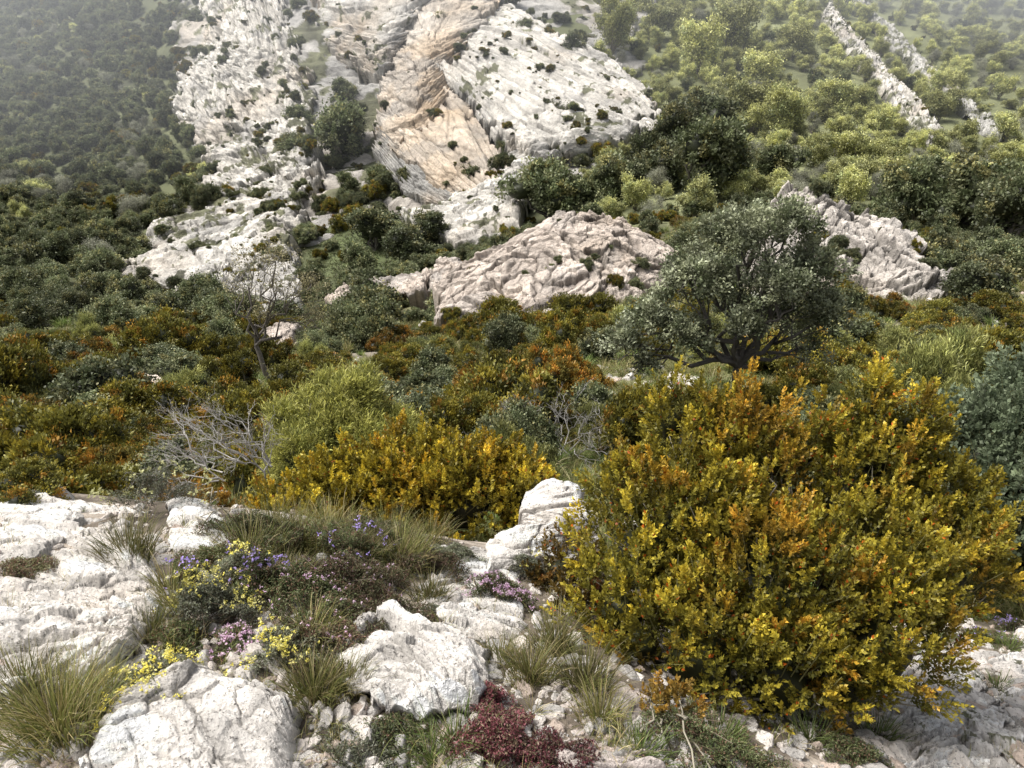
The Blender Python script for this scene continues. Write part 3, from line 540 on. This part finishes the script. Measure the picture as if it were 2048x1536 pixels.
def cushion(name,u,v,rad,hgt,n,pal,fl=None,nf=0,fsz=.005,sl=.05,ll=.009,lw=.003,ftop=0.01):
    a=Acc();c=hit(u,v)[0]
    r=rad*np.sqrt(U(0,1,n));th=U(0,6.28,n);r=r*(.75+.35*np.sin(th*3+u)+.2*np.sin(th*5+v));ox=r*np.cos(th);oy=r*np.sin(th)*.85;k=np.sqrt(np.clip(1-(r/rad)**2,0,1))
    X=c[0]+ox;Y=c[1]+oy;Z=H(X,Y);nn=.5+.5*vn(p3(X*22,Y*22),9);top=Z+hgt*k*(.4+.75*nn)
    P=np.stack([X,Y,top],-1);D=unit(np.stack([ox/rad,oy/rad,np.full(n,.9)],-1)+rng.normal(size=(n,3))*.35)
    pc=pick(pal,n,.2)
    for j in range(9):
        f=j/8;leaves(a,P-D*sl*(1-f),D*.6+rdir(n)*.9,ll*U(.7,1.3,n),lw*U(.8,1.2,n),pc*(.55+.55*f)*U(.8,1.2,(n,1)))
    m=U(0,1,n)<.35
    Pm=P[m];Dm=D[m];sd=unit(np.cross(Dm,rdir(len(Pm))))*.0008
    a.quads(np.stack([Pm-Dm*sl*1.6-sd,Pm-Dm*sl*1.6+sd,Pm+sd,Pm-sd],1),np.tile([.16,.12,.08],(len(Pm),1)))
    if nf:
        i=rng.integers(0,n,nf);i=i[(vn(P[i]*14,4)>-.25)]
        b=P[i]+D[i]*ftop*U(.2,1.2,(len(i),1));fc=pick(fl,len(i),.1)
        for j in range(6): leaves(a,b+rng.normal(size=b.shape)*fsz*.35,rdir(len(b))+np.array([0,-.2,.5]),fsz*U(.7,1.3,len(b)),fsz*.75,fc*U(.85,1.15,(len(b),1)),1)
    return a.build(name,[M_leaf,M_flower])
DG=[(.10,.13,.05,3),(.15,.16,.075,3),(.20,.12,.08,1.3)];RD=[(.16,.05,.06,4),(.16,.12,.08,3),(.20,.09,.09,1)];SG=[(.25,.26,.19,3),(.17,.19,.11,2)];RB=[(.20,.12,.085,3),(.14,.14,.065,3),(.18,.18,.09,2)]
YF=[(.8,.72,.16,3),(.85,.8,.32,2)];PF=[(.40,.31,.68,3),(.5,.4,.75,1)];TF=[(.68,.46,.64,3),(.75,.58,.7,2)]
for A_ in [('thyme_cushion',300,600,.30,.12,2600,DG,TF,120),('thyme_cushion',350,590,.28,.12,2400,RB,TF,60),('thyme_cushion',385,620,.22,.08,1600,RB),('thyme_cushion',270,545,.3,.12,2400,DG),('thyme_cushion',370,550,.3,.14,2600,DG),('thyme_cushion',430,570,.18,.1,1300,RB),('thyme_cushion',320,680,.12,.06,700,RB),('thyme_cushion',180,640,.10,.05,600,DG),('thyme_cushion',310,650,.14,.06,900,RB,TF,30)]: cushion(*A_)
for u,v,r,h_,n,nf in [(345,560,.17,.19,900,130),(265,590,.14,.15,700,60),(190,585,.08,.10,300,20)]: cushion('violet_wildflowers',u,v,r,h_,n,DG,PF,nf,.008,ftop=.05)
for u,v,r,h_,n,nf,ft in [(215,620,.15,.13,900,190,.05),(240,585,.12,.14,700,120,.05),(285,660,.12,.09,800,190,.03),(155,690,.14,.06,900,180,.02),(120,715,.08,.05,400,80,.02),(530,580,.10,.13,400,40,.05)]: cushion('yellow_wildflowers',u,v,r,h_,n,SG,YF,nf,.007,ftop=ft)
cushion('thyme_cushion',500,600,.15,.10,1500,DG,TF,330,.006)
cushion('thyme_cushion',240,648,.10,.05,700,DG,TF,110,.006)
cushion('thyme_cushion',205,565,.13,.08,700,DG)
cushion('burgundy_stonecrop',500,745,.14,.08,1500,RD,ll=.009,lw=.004)
cushion('burgundy_stonecrop',560,765,.12,.06,1000,RD,ll=.009,lw=.004)
cushion('burgundy_stonecrop',485,705,.08,.06,500,RD,ll=.009,lw=.004)
cushion('burgundy_stonecrop',330,640,.14,.07,1100,RB,TF,40)
cushion('burgundy_stonecrop',30,575,.14,.07,800,RB)
for u,v,r,h_,n in [(445,620,.09,.05,800),(370,755,.16,.04,900),(460,560,.14,.08,1000)]: cushion('grey_cushion',u,v,r,h_,n,SG)
for u,v,r,h_,n in [(395,740,.12,.04,700),(720,755,.3,.06,1800),(850,755,.15,.06,900),(920,620,.25,.10,1600)]: cushion('thyme_cushion',u,v,r,h_,n,DG)
cushion('thyme_cushion',985,640,.2,.08,1200,DG,PF,40,.007)
cushion('pink_wildflowers',1010,602,.12,.08,700,DG,[(.65,.3,.42,1)],200,.009)
cushion('violet_wildflowers',1010,630,.12,.1,500,DG,PF,90,.008,ftop=.03)
cushion('violet_wildflowers',950,520,.3,.12,900,DG,PF,50,.01,ftop=.04)
cushion('yellow_wildflowers',165,512,.25,.2,500,SG,[(.7,.7,.35,1)],50,.014,ftop=.08)
cushion('thyme_cushion',600,640,.12,.08,700,RB)
# ------------------------------------------------------------------ mist banks (scatter volume with an added glow)
def mist(u,v,d,r,dens):
    bpy.ops.mesh.primitive_uv_sphere_add(segments=32,ring_count=16,location=V(u,v,d).tolist(),scale=r);o=bpy.context.object;o.name='mist_bank'
    m=bpy.data.materials.new('mist');m.use_nodes=True;N=m.node_tree.nodes;L=m.node_tree.links;N.remove(N['Principled BSDF'])
    s=N.new('ShaderNodeVolumeScatter');s.inputs['Density'].default_value=dens;s.inputs['Color'].default_value=(.93,.96,1,1);s.inputs['Anisotropy'].default_value=.1
    e=N.new('ShaderNodeEmission');e.inputs[0].default_value=(.86,.93,1,1);e.inputs[1].default_value=dens*.36;ad=N.new('ShaderNodeAddShader')  # added emission brightens the haze, standing in for multiply scattered light
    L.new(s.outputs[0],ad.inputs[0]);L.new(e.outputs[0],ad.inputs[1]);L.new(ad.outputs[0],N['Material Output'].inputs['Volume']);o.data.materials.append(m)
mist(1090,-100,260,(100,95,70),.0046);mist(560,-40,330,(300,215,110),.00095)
# ------------------------------------------------------------------ light
sc=bpy.context.scene
w=bpy.data.worlds.new('World');sc.world=w;w.use_nodes=True;nt=w.node_tree
sky=nt.nodes.new('ShaderNodeTexSky');sky.sky_type='NISHITA';sky.sun_disc=False
el,az=60,-85
sky.sun_elevation=math.radians(el);sky.sun_rotation=math.radians(az);sky.dust_density=5
hs=nt.nodes.new('ShaderNodeHueSaturation');hs.inputs['Saturation'].default_value=.3
nt.links.new(sky.outputs[0],hs.inputs['Color']);nt.links.new(hs.outputs[0],nt.nodes['Background'].inputs[0]);nt.nodes['Background'].inputs[1].default_value=.15
sd=bpy.data.lights.new('sun','SUN');sd.energy=4.5;sd.angle=math.radians(28);sd.color=(1,.955,.88);so=bpy.data.objects.new('sun',sd);sc.collection.objects.link(so)
e=math.radians(el);z=math.radians(az);dv=Vector((math.sin(z)*math.cos(e),math.cos(z)*math.cos(e),math.sin(e)))
so.rotation_euler=dv.to_track_quat('Z','Y').to_euler()
sc.view_settings.view_transform='Standard';sc.view_settings.look='None';sc.view_settings.exposure=0
cam=bpy.data.cameras.new('camera');cam.lens=27;cam.sensor_width=36;cam.clip_end=6000;cam.clip_start=.05
co=bpy.data.objects.new('camera',cam);co.rotation_euler=(math.radians(65),0,0);sc.collection.objects.link(co);sc.camera=co
print('T all',time.time()-T0,{k:len(v[0]) for k,v in SP.items()})
